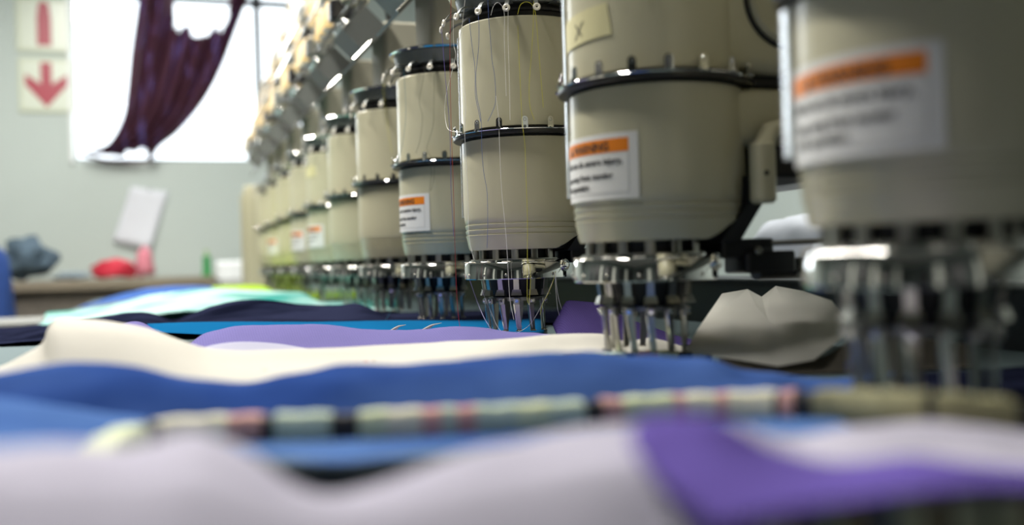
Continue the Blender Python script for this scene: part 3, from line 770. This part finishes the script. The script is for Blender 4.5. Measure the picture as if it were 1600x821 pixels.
# violet layer lying on it at the right
sheet('violet_fabric', [row([(1000, 657), (1060, 653), (1120, 656), (1200, 700), (1300, 722), (1430, 716), (1600, 735), (1720, 740)], (.290, .240)), row([(985, 690), (1060, 700), (1130, 710), (1220, 735), (1320, 745), (1450, 735), (1600, 748), (1720, 752)], (.268, .234)),
      row([(1040, 765), (1120, 760), (1220, 770), (1320, 768), (1450, 758), (1600, 758), (1720, 760)], (.241, .226)), row([(1120, 828), (1200, 806), (1270, 790), (1350, 780), (1450, 770), (1600, 762), (1720, 762)], (.222, .214))], FA['violet'],
      'violet fabric lying over the lavender one in the right foreground', N=70, amp=.0012, sc=22, seed=2)

# wrapped hoops
def px_of(p):
    x, y, z = p.dot(r2), p.dot(u2), p.dot(fw); return 800 + F * x / z
def hoop(name, path, w, h, label, wraps, seed=0, spec=None):
    rnd = random.Random(seed)
    pts = crom(path, 160)
    e = empty(name, pts[80]); off = pts[80]
    def sec(i, gw, gh):
        t = (pts[min(i + 1, 159)] - pts[max(i - 1, 0)]); t.z = 0; t = t.normalized(); s_ = Vector((t.y, -t.x, 0)); out = []
        for k in range(12):
            a = 2 * PI * k / 12; cx, cz = math.cos(a), math.sin(a)
            sg = lambda v: math.copysign(abs(v) ** .45, v)
            out.append(pts[i] - off + s_ * sg(cx) * gw + Vector((0, 0, sg(cz) * gh)))
        return out
    MB().rings([sec(i, w, h) for i in range(160)], True, True).build('frame', M['flat_black'], e)
    if spec:
        xs = [px_of(p_) for p_ in pts]
        for (xa, xb, k) in spec:
            idx = [i for i in range(24 if xa > 150 else 0, 160) if xa <= xs[i] <= xb] if xa > 150 else [i for i in range(0, 40) if xs[i] <= xb]
            if len(idx) < 2: continue
            b = MB(); ls = [sec(i, w + .0011 + .0003 * math.sin(i * 2.1), h + .0011 + .0004 * math.sin(i * 1.3)) for i in range(idx[0], min(idx[-1] + 2, 160))]
            b.rings(ls, True, True); b.build('cloth_wrap', wraps[k], e)
    i = 2 if not spec else 999
    k = 0
    while i < 154:
        L_ = rnd.randint(7, 13); j = min(i + L_, 157)
        b = MB(); ls = []
        for q in range(i, j + 1):
            g = .0011 + .0003 * math.sin(q * 2.1 + seed); ls.append(sec(q, w + g, h + g))
        sk = rnd.randint(-1, 1)
        b.rings(ls, True, True); b.build('cloth_wrap', wraps[k % len(wraps)], e)
        i = j + rnd.choice([0, 0, 0, 3, 5]); k += 1 if rnd.random() < .75 else 2
    tag(e, label, 'embroidery hoop', 'wrapped embroidery hoops')
    return e
WR = [mat('wrap_pale_green', (.62, .68, .42), .8, bump=(600, .4), var=(90, .25)), mat('wrap_cream', (.74, .71, .52), .8, bump=(600, .4), var=(120, .25)),
      mat('wrap_green_grey', (.50, .60, .46), .8, bump=(600, .4), var=(150, .35)), mat('wrap_pink', (.62, .34, .29), .8, bump=(600, .4), var=(90, .3)), mat('wrap_olive', (.25, .24, .13), .8, bump=(600, .4), var=(150, .4))]
hc = [atZ(150, 763, -.0790), atZ(148, 733, -.0785), atZ(175, 708, -.078), atZ(235, 686, -.0775), atZ(330, 678, -.0775), atZ(560, 670, -.0775), atZ(820, 658, -.0775), atZ(1100, 641, -.0765), atZ(1300, 637, -.0730), atZ(1450, 643, -.0700), atZ(1540, 650, -.0715), atZ(1605, 657, -.0735)]
hoop('embroidery_hoop', hc, .0068, .0075, 'long hoop bar wrapped in pale green, pink and black strips on light blue fabric', WR, 4, [(0, 212, 0), (236, 292, 1), (296, 350, 1), (354, 412, 3), (432, 512, 2), (520, 534, 4), (556, 600, 0), (600, 652, 1), (652, 690, 3), (690, 704, 2), (704, 738, 3), (738, 800, 2), (800, 852, 0), (852, 906, 2),
     (934, 962, 3), (962, 1040, 0), (1040, 1062, 3), (1062, 1110, 1), (1110, 1136, 3), (1136, 1204, 1), (1224, 1242, 3), (1276, 1306, 4), (1308, 1340, 4), (1343, 1380, 4), (1384, 1410, 4), (1413, 1450, 4), (1454, 1480, 4), (1484, 1520, 4), (1525, 1570, 4)])
hc2 = [atZ(400, 590, -.0835), atZ(520, 578, -.083), atZ(700, 570, -.083), atZ(860, 563, -.083), atZ(1000, 559, -.083), atZ(1110, 557, -.084)]
hoop('embroidery_hoop', hc2, .005, .0045, 'wrapped hoop bar barely showing between the white and the blue fabric', WR, 9)
hc3 = [atZ(1150, 860, -.078), atZ(1260, 828, -.078), atZ(1400, 808, -.078), atZ(1600, 800, -.078), atZ(1750, 800, -.078)]
hoop('embroidery_hoop', hc3, .007, .006, 'out-of-focus beige and blue wrapped hoop bar in the bottom right corner', [WR[1], mat('wrap_brown', (.36, .27, .18), .8), mat('wrap_blue', (.06, .10, .22), .8), WR[1]], 2)

HB = crom(hc, 160)[34:132:4]
# light blue fabric held in the hoop
sheet('light_blue_fabric', [[p + Vector((.001, -.0115, -.004)) for p in HB], [p + Vector((.0, -.03, -.0065)) for p in HB], row([(290, 700), (420, 716), (480, 722), (540, 724), (620, 716), (720, 704), (850, 692), (1000, 686), (1200, 684), (1420, 682)], (.415, .36))], FA['lblue'],
      'light blue fabric stretched inside the wrapped hoop behind the lavender one', amp=.0006, sc=20, seed=3)
# blue flap curling up beyond the hoop
top = [(-150, 585), (-60, 592), (0, 590), (60, 575), (120, 569), (200, 574), (270, 590), (330, 598), (400, 597), (470, 583), (530, 570), (640, 568), (800, 563), (900, 560), (1000, 562), (1100, 566), (1160, 580), (1220, 586), (1300, 592), (1400, 600)]
bot = [(-150, 640), (0, 640), (60, 634), (120, 632), (200, 642), (270, 655), (330, 660), (400, 650), (530, 644), (640, 640), (800, 632), (900, 627), (1000, 622), (1100, 615), (1160, 613), (1220, 610), (1300, 610), (1400, 614)]
sheet('blue_fabric', [low(top, (.66, .592), TZ + .003), row([(x, y + 3) for x, y in top], (.625, .585)), row(top, (.605, .57)), row([(x, y * .6 + z * .4) for (x, y), (_, z) in zip([top[0]] + top[2:], bot)] if False else [(x, y + 26) for x, y in top], (.585, .55)), row([(x, y + 13) for x, y in bot], (.562, .528))], FA['blue'],
      'blue fabric flap curling up in a long wave behind the wrapped hoop', amp=.0050, sc=13, N=130, seed=4)
sheet('blue_fabric', [row([(-150, 628), (-40, 625), (40, 628), (100, 638), (160, 648), (232, 656)], (.535, .545)), row([(-150, 655), (-40, 650), (40, 655), (100, 668), (160, 678), (200, 678)], .505), row([(-150, 700), (-40, 700), (40, 700), (90, 705), (128, 712)], .45), row([(-150, 760), (-40, 760), (40, 757), (90, 755), (126, 752)], .41)], FA['lblue'],
      'light blue fabric corner sloping down left of the rounded hoop end', amp=.0015, sc=20, N=50, seed=6)
# dark sheet put in as the shadow in the hollow under the light blue fabric
sheet('hollow_shade', [low([(150, 0), (600, 0), (1100, 0), (1700, 0)], .405, TZ + .0035), low([(150, 0), (600, 0), (1100, 0), (1700, 0)], .36, TZ + .0035)], mat('hollow_shade_dark', (.008, .012, .03), .9), 'dark sheet added as the shadow in the hollow below the light blue fabric', amp=.0004, N=40)

sheet('navy_fabric', [low([(1345, 0), (1450, 0), (1560, 0), (1680, 0)], (.60, .58), TZ + .004), low([(1345, 0), (1450, 0), (1560, 0), (1680, 0)], .53, TZ + .006), low([(1345, 0), (1450, 0), (1560, 0), (1680, 0)], (.505, .43), TZ + .004)], FA['navy'], 'dark navy fabric lying flat under the nearest head at the right edge', amp=.0012, N=40, seed=23)
# white fabric of the second head
wt = [(-120, 590), (-40, 582), (0, 576), (40, 556), (68, 538), (78, 512), (90, 501), (130, 501), (180, 506), (230, 516), (280, 534), (320, 546), (370, 550), (430, 549), (500, 547), (580, 543), (700, 537), (800, 530), (870, 525), (930, 523), (960, 528), (980, 537), (1010, 530), (1040, 535), (1075, 545), (1110, 546)]
wb_ = [(-120, 620), (0, 615), (80, 610), (200, 608), (300, 606), (400, 600), (480, 586), (600, 576), (700, 571), (800, 567), (900, 562), (1000, 558), (1110, 555)]
sheet('white_fabric', [low(wt, (.925, .872), TZ + .004), row([(x, y + 2) for x, y in wt], (.885, .858)), row(wt, (.87, .845)), row([(x, y + (20 if x < 600 else 12 if x < 860 else 22)) for x, y in wt], (.825, .81)), row(wb_, (.768, .755))], FA['white'],
      'white fabric with a raised left corner lying under the second head', amp=.0011, sc=18, N=120, seed=7)
# stiff crumpled backing under the nearest head
def facets(name, quads, mt, label, cat='backing sheet'):
    b = MB(); idx = {}; fine = []; rq = random.Random(3)
    for f in quads:
        c_ = sum((Vector(q) for q in f), Vector((0, 0, 0))) / len(f) + Vector((rq.uniform(-.003, .003), rq.uniform(-.005, .005), 0))
        fine += [(f[i], f[(i + 1) % len(f)], c_) for i in range(len(f))]
    for f in fine:
        ids = []
        for p in f:
            k = tuple(round(c, 5) for c in p)
            if k not in idx: idx[k] = len(b.v); b.v.append(Vector(p))
            ids.append(idx[k])
        b.face(ids)
    o = b.build(name, mt, smooth=9)
    m_ = o.modifiers.new('thick', 'SOLIDIFY'); m_.thickness = .0006
    tag(o, label, cat); return o
v = lambda x, y, Y: atY(x, y, Y)
p = dict(a=v(1072, 548, 0.735), b=v(1090, 515, 0.795), c=v(1128, 459, 0.890), d=v(1168, 452, 0.880), e=v(1190, 464, 0.870), f=v(1212, 447, 0.880), g=v(1255, 455, 0.850), h=v(1300, 470, 0.780), i=v(1322, 500, 0.710), j=v(1318, 525, 0.680), k=v(1272, 562, 0.665), l=v(1215, 572, 0.670), m=v(1140, 560, 0.700),
         n=v(1150, 505, 0.805), o=v(1200, 500, 0.795), q=v(1262, 505, 0.740))
Q = [('a', 'm', 'n', 'b'), ('b', 'n', 'd', 'c'), ('n', 'o', 'e', 'd'), ('o', 'q', 'g', 'f'), ('e', 'o', 'f'), ('m', 'l', 'o', 'n'), ('l', 'k', 'q', 'o'), ('q', 'i', 'h', 'g'), ('k', 'j', 'i', 'q')]
facets('backing_sheet', [[p[c] for c in f] for f in Q], FA['stiff'], 'stiff greyish white backing sheet standing crumpled between the two nearest heads')
sheet('felt_strip', [row([(1125, 560), (1180, 568), (1230, 570), (1290, 556), (1340, 530), (1420, 528), (1520, 540)], (.705, .65)), row([(1125, 575), (1180, 578), (1230, 580), (1290, 580), (1340, 575), (1420, 570), (1520, 575)], (.69, .63)), row([(1125, 590), (1180, 592), (1230, 592), (1290, 596), (1340, 600), (1420, 600), (1520, 600)], (.67, .615))], FA['brown'],
      'dark grey-brown felt strip in front of the crumpled backing sheet', N=40, amp=.001, seed=9)

# purple fabric of the third head
pt = [(180, 512), (215, 505), (250, 522), (290, 540), (320, 523), (350, 516), (380, 512), (450, 510), (520, 512), (600, 518), (660, 516), (710, 513), (760, 515), (800, 519), (860, 523)]
pb = [(180, 545), (250, 550), (290, 556), (340, 548), (400, 545), (500, 546), (600, 542), (700, 540), (860, 532)]
sheet('purple_fabric', [low(pt, (1.19, 1.05), TZ + .0045), row([(x, y + 1) for x, y in pt], (1.10, .98)), row(pt, (1.075, .965)), row(pb, (1.0, .92)), low(pb, (.965, .905), TZ + .0035)], FA['purple'],
      'purple linen fabric in a low wave under the third head, behind the white fabric', amp=.0014, sc=22, N=110, seed=11)
sheet('grey_fabric', [row([(298, 552), (330, 541), (370, 536), (410, 537), (450, 541), (480, 546)], .945), row([(298, 556), (340, 552), (410, 551), (480, 553)], .925)], FA['grey'], 'thin grey-lavender lining edge showing between purple and white fabrics', N=30, amp=.0004, seed=12)
sheet('deep_purple_fabric', [row([(864, 508), (872, 495), (884, 473), (888, 470.5), (930, 473), (937, 475), (985, 500), (1040, 520), (1090, 535)], (1.05, .98)), row([(868, 518), (884, 500), (930, 500), (985, 515), (1040, 528), (1085, 540)], (1.02, .96)), row([(872, 528), (890, 527), (930, 530), (985, 538), (1040, 542), (1080, 545)], (.99, .93))], FA['deep'],
      'deep purple linen corner standing up behind the white fabric and second head', amp=.001, sc=30, N=50, seed=13)
for (x0, y0, x1, y1, nm) in [(470, 512, 545, 514, 'left'), (606, 517, 634, 508, 'middle'), (655, 516, 690, 505, 'right')]:
    tf = MB()
    for k in range(3):
        tf.tube(crom([atY(x0, y0 + 3, 1.085), atY((x0 + x1) / 2, (y0 + y1) / 2 + k - 1, 1.09), atY(x1 - 6 * k, y1 + k, 1.10)], 10), [.0011] * 6 + [.0008, .0006, .0004, .0002], 6)
    o = tf.build('frayed_edge', FA['white']); tag(o, f'frayed white thread tuft on the purple fabric edge, {nm} one of three', 'thread', 'frayed thread tufts')
# cyan cloth, navy, mint, lime, blue behind
sheet('bright_blue_fabric', [row([(230, 507), (330, 504), (480, 504), (620, 502), (760, 502), (850, 500)], (1.42, 1.34)), row([(230, 520), (330, 524), (480, 526), (620, 526), (760, 524), (850, 522)], (1.22, 1.14))], FA['cyan'], 'bright blue fabric strip lying flat between purple and navy fabrics', amp=.0003, N=40, seed=14)
nt = [(-40, 534), (0, 527), (60, 516), (130, 502), (180, 493), (215, 489), (240, 491), (270, 500), (300, 490), (340, 478), (380, 471), (420, 470), (450, 474), (480, 477), (530, 478), (590, 470), (640, 470), (700, 474), (760, 482), (830, 486), (900, 490)]
sheet('navy_fabric', [low(nt, (2.0, 1.68), TZ + .004), row([(x, y + 2) for x, y in nt], (1.78, 1.52)), row(nt, (1.72, 1.49)), row([(x, max(y + 14, 495 + x * .01)) for x, y in nt], (1.62, 1.43)), row([(-40, 540), (20, 538), (120, 527), (200, 516), (280, 513), (400, 506), (600, 503), (830, 503), (900, 503)], (1.5, 1.34))], FA['navy'],
      'dark navy fabric with wavy folds under the fourth and fifth heads', amp=.003, sc=14, N=110, seed=15, under=(.29, -.083))
mtp = [(70, 500), (120, 488), (170, 478), (220, 466), (290, 454), (340, 451), (400, 455), (450, 456), (500, 458), (560, 462), (620, 466)]
sheet('mint_fabric', [low(mtp, (2.75, 2.4), TZ + .004), row(mtp, (2.55, 2.2)), row([(70, 506), (140, 494), (200, 484), (260, 474), (330, 468), (420, 470), (500, 474), (620, 478)], (2.3, 2.05)), row([(60, 512), (140, 503), (200, 496), (290, 488), (420, 484), (500, 484), (620, 486)], (2.05, 1.9))], FA['mint'],
      'pale mint fabric with teal streaks lying beyond the navy fabric', amp=.004, sc=12, N=80, seed=16, under=(.29, -.083))
sheet('lime_fabric', [low([(320, 0), (400, 0), (470, 0), (560, 0)], 3.6, -.076), row([(322, 449), (360, 447), (400, 446), (430, 449), (480, 451), (560, 455)], (3.2, 3.0)), row([(325, 458), (380, 458), (430, 460), (560, 464)], (2.85, 2.7))], FA['lime'], 'lime green fabric at the far end of the machine table', amp=.003, N=40, seed=18, under=(.29, -.083))
sheet('medium_blue_fabric', [row([(150, 472), (200, 458), (250, 449), (290, 447), (330, 448)], (3.0, 2.95)), row([(120, 482), (180, 472), (240, 461), (290, 455), (335, 453)], (2.78, 2.7))], FA['mid'], 'medium blue fabric edge left of the lime one at the far table end', amp=.003, N=40, seed=19)

# white cloth heaped on the machine bed behind the second head
def bedp(x, y, X): return atX(x, y, X)
sheet('white_cloth', [[bedp(1172, 388, .93), bedp(1195, 352, .94), bedp(1240, 338, .95), bedp(1300, 334, .95)], [bedp(1165, 392, .89), bedp(1190, 365, .87), bedp(1235, 352, .86), bedp(1300, 350, .85)], [bedp(1180, 412, .84), bedp(1210, 398, .83), bedp(1250, 388, .83), bedp(1300, 380, .83)], [bedp(1188, 430, .82), bedp(1215, 424, .81), bedp(1250, 424, .81), bedp(1310, 424, .81)]], mat('bluish_white_cloth', (.70, .76, .86), .8, trans=.15), 'bluish white cloth draped over the machine bed behind the second head', amp=.004, sc=15, N=40, seed=20, cat='cloth')

# ------------------------------------------------------------------ loose threads
def onhead(px, py, k, rr):       # where the line of sight meets the drum of head k widened to radius rr
    d = ray(px, py); cx, cy = HX, HY0 + SP * k
    a = d.x ** 2 + d.y ** 2; bq = -(d.x * cx + d.y * cy); c = cx * cx + cy * cy - rr * rr; D = bq * bq - a * c
    t = (-bq - math.sqrt(D)) / a if D > 0 else -bq / a
    return d * t
TH_ = {'purple': mat('purple_thread', (.12, .08, .35), .5), 'red': mat('red_thread', (.40, .02, .03), .5), 'white': mat('white_thread', (.85, .84, .80), .5), 'blue': mat('blue_thread', (.08, .13, .34), .5), 'yellow': mat('yellow_thread', (.66, .62, .06), .5), 'grey': mat('grey_thread', (.10, .10, .08), .5), 'teal': mat('teal_thread', (.01, .16, .24), .5), 'lilac': mat('lilac_thread', (.40, .36, .65), .5)}
def thread(col, pts, k, rr, label, r=.00025):
    P_ = [onhead(x, y, k, rr) for x, y in pts]
    o = MB().tube(crom(P_, max(24, len(P_) * 9)), r, 6).build('thread', TH_[col]); tag(o, label, 'thread', 'loose threads on the heads'); return o
G = R + .010
thread('purple', [(690, 45), (692, 70), (695, 110), (700, 165), (703, 210), (705, 300), (709, 370)], 2, .097, 'purple thread hanging from the outermost left eyelet of the third head')
thread('red', [(705, -5), (703, 80), (705, 200), (708, 280), (712, 420), (715, 480), (719, 517)], 2, .099, 'long red thread hanging straight down left of the third head')
thread('white', [(708, 26), (709, 70), (712, 86), (704, 120), (697, 148), (695, 175), (699, 200), (710, 206), (722, 207)], 2, .095, 'white thread looping out left of the third head to its clip ring')
thread('white', [(727, -4), (722, 40), (714, 90), (717, 110), (726, 140), (728, 170), (726, 200), (729, 260), (731, 300), (733, 370), (740, 405)], 2, G, 'long white thread down the left edge of the third head')
thread('blue', [(733, 29), (738, 75), (742, 105), (743, 150), (748, 175), (751, 190)], 2, G, 'slack dark blue thread, leftmost of the two joining on the third head')
thread('blue', [(741, 12), (747, 22), (748, 70), (744, 115), (745, 150), (750, 175), (752, 192), (753, 235), (756, 270), (761, 300), (762, 345), (761, 388)], 2, G, 'dark blue thread running from eyelet to case bottom of the third head')
thread('blue', [(762, -5), (764, 35), (766, 55), (769, 95), (773, 120), (774, 160), (768, 178), (762, 190)], 2, G, 'dark blue thread bowing right above the clip ring of the third head')
thread('white', [(767, 24), (771, 10), (777, 4), (784, 9), (788, 22), (788, 60), (790, 120), (791, 150)], 2, G, 'white thread looped over the middle eyelet of the third head')
thread('white', [(794, -5), (794, 60), (796, 130), (797, 188)], 2, G, 'straight white thread down to the middle clip of the third head')
thread('white', [(775, 150), (779, 185), (781, 240), (784, 300), (790, 360), (793, 405), (797, 470), (803, 500)], 2, G, 'faint white thread across the lower case of the third head')
thread('yellow', [(809, 22), (813, 8), (821, 3), (830, 6), (836, 18), (841, 70), (845, 120), (849, 168)], 2, G, 'yellow thread looped over the right eyelet of the third head')
thread('yellow', [(834, -5), (833, 40), (830, 90), (827, 130), (828, 165), (835, 188)], 2, G, 'yellow thread falling to the right clip of the third head')
thread('yellow', [(809, 40), (812, 110), (816, 190), (820, 225), (822, 280), (824, 340), (824, 400), (824, 470), (826, 476), (829, 440), (828, 415), (824, 405)], 2, G, 'long yellow thread running down over the chrome ring of the third head')
thread('yellow', [(868, 424), (864, 440), (857, 458), (848, 475), (844, 492)], 2, .062, 'yellow-green thread end from the bolt of the third head')
thread('white', [(868, 426), (870, 450), (875, 475), (885, 500), (899, 520)], 2, .062, 'longer white thread end hanging right of the third head')
thread('white', [(867, 426), (869, 460), (873, 490), (884, 513)], 2, .064, 'shorter white thread end hanging right of the third head')
thread('lilac', [(734, 438), (745, 470), (757, 498), (768, 516)], 2, .060, 'lilac thread slanting down to the leftmost presser foot of the third head')
thread('white', [(752, 452), (768, 490), (782, 517), (800, 522), (815, 517), (830, 505), (850, 470), (868, 430)], 2, .058, 'white thread slung in an arc below the feet of the third head')
thread('grey', [(663, 100), (663, 113), (658, 140), (655, 160), (660, 180), (657, 215), (650, 240)], 3, G, 'dark grey knotted thread on the upper case of the fourth head')
thread('grey', [(678, 112), (678, 160), (677, 195), (670, 220), (667, 233), (676, 250), (679, 265), (676, 290), (672, 298), (674, 270), (670, 250)], 3, G, 'dark grey thread curling into a loop on the fourth head')
thread('teal', [(631, 108), (634, 180), (628, 230), (622, 250)], 3, G, 'faint teal thread at the left of the fourth head')
thread('teal', [(624, 436), (622, 455), (614, 480), (603, 500), (597, 508)], 3, .066, 'teal thread hanging from the chrome ring of the fourth head')
thread('yellow', [(598, 115), (600, 150), (606, 200), (612, 240)], 4, G, 'faint yellow-green thread on the fifth head')
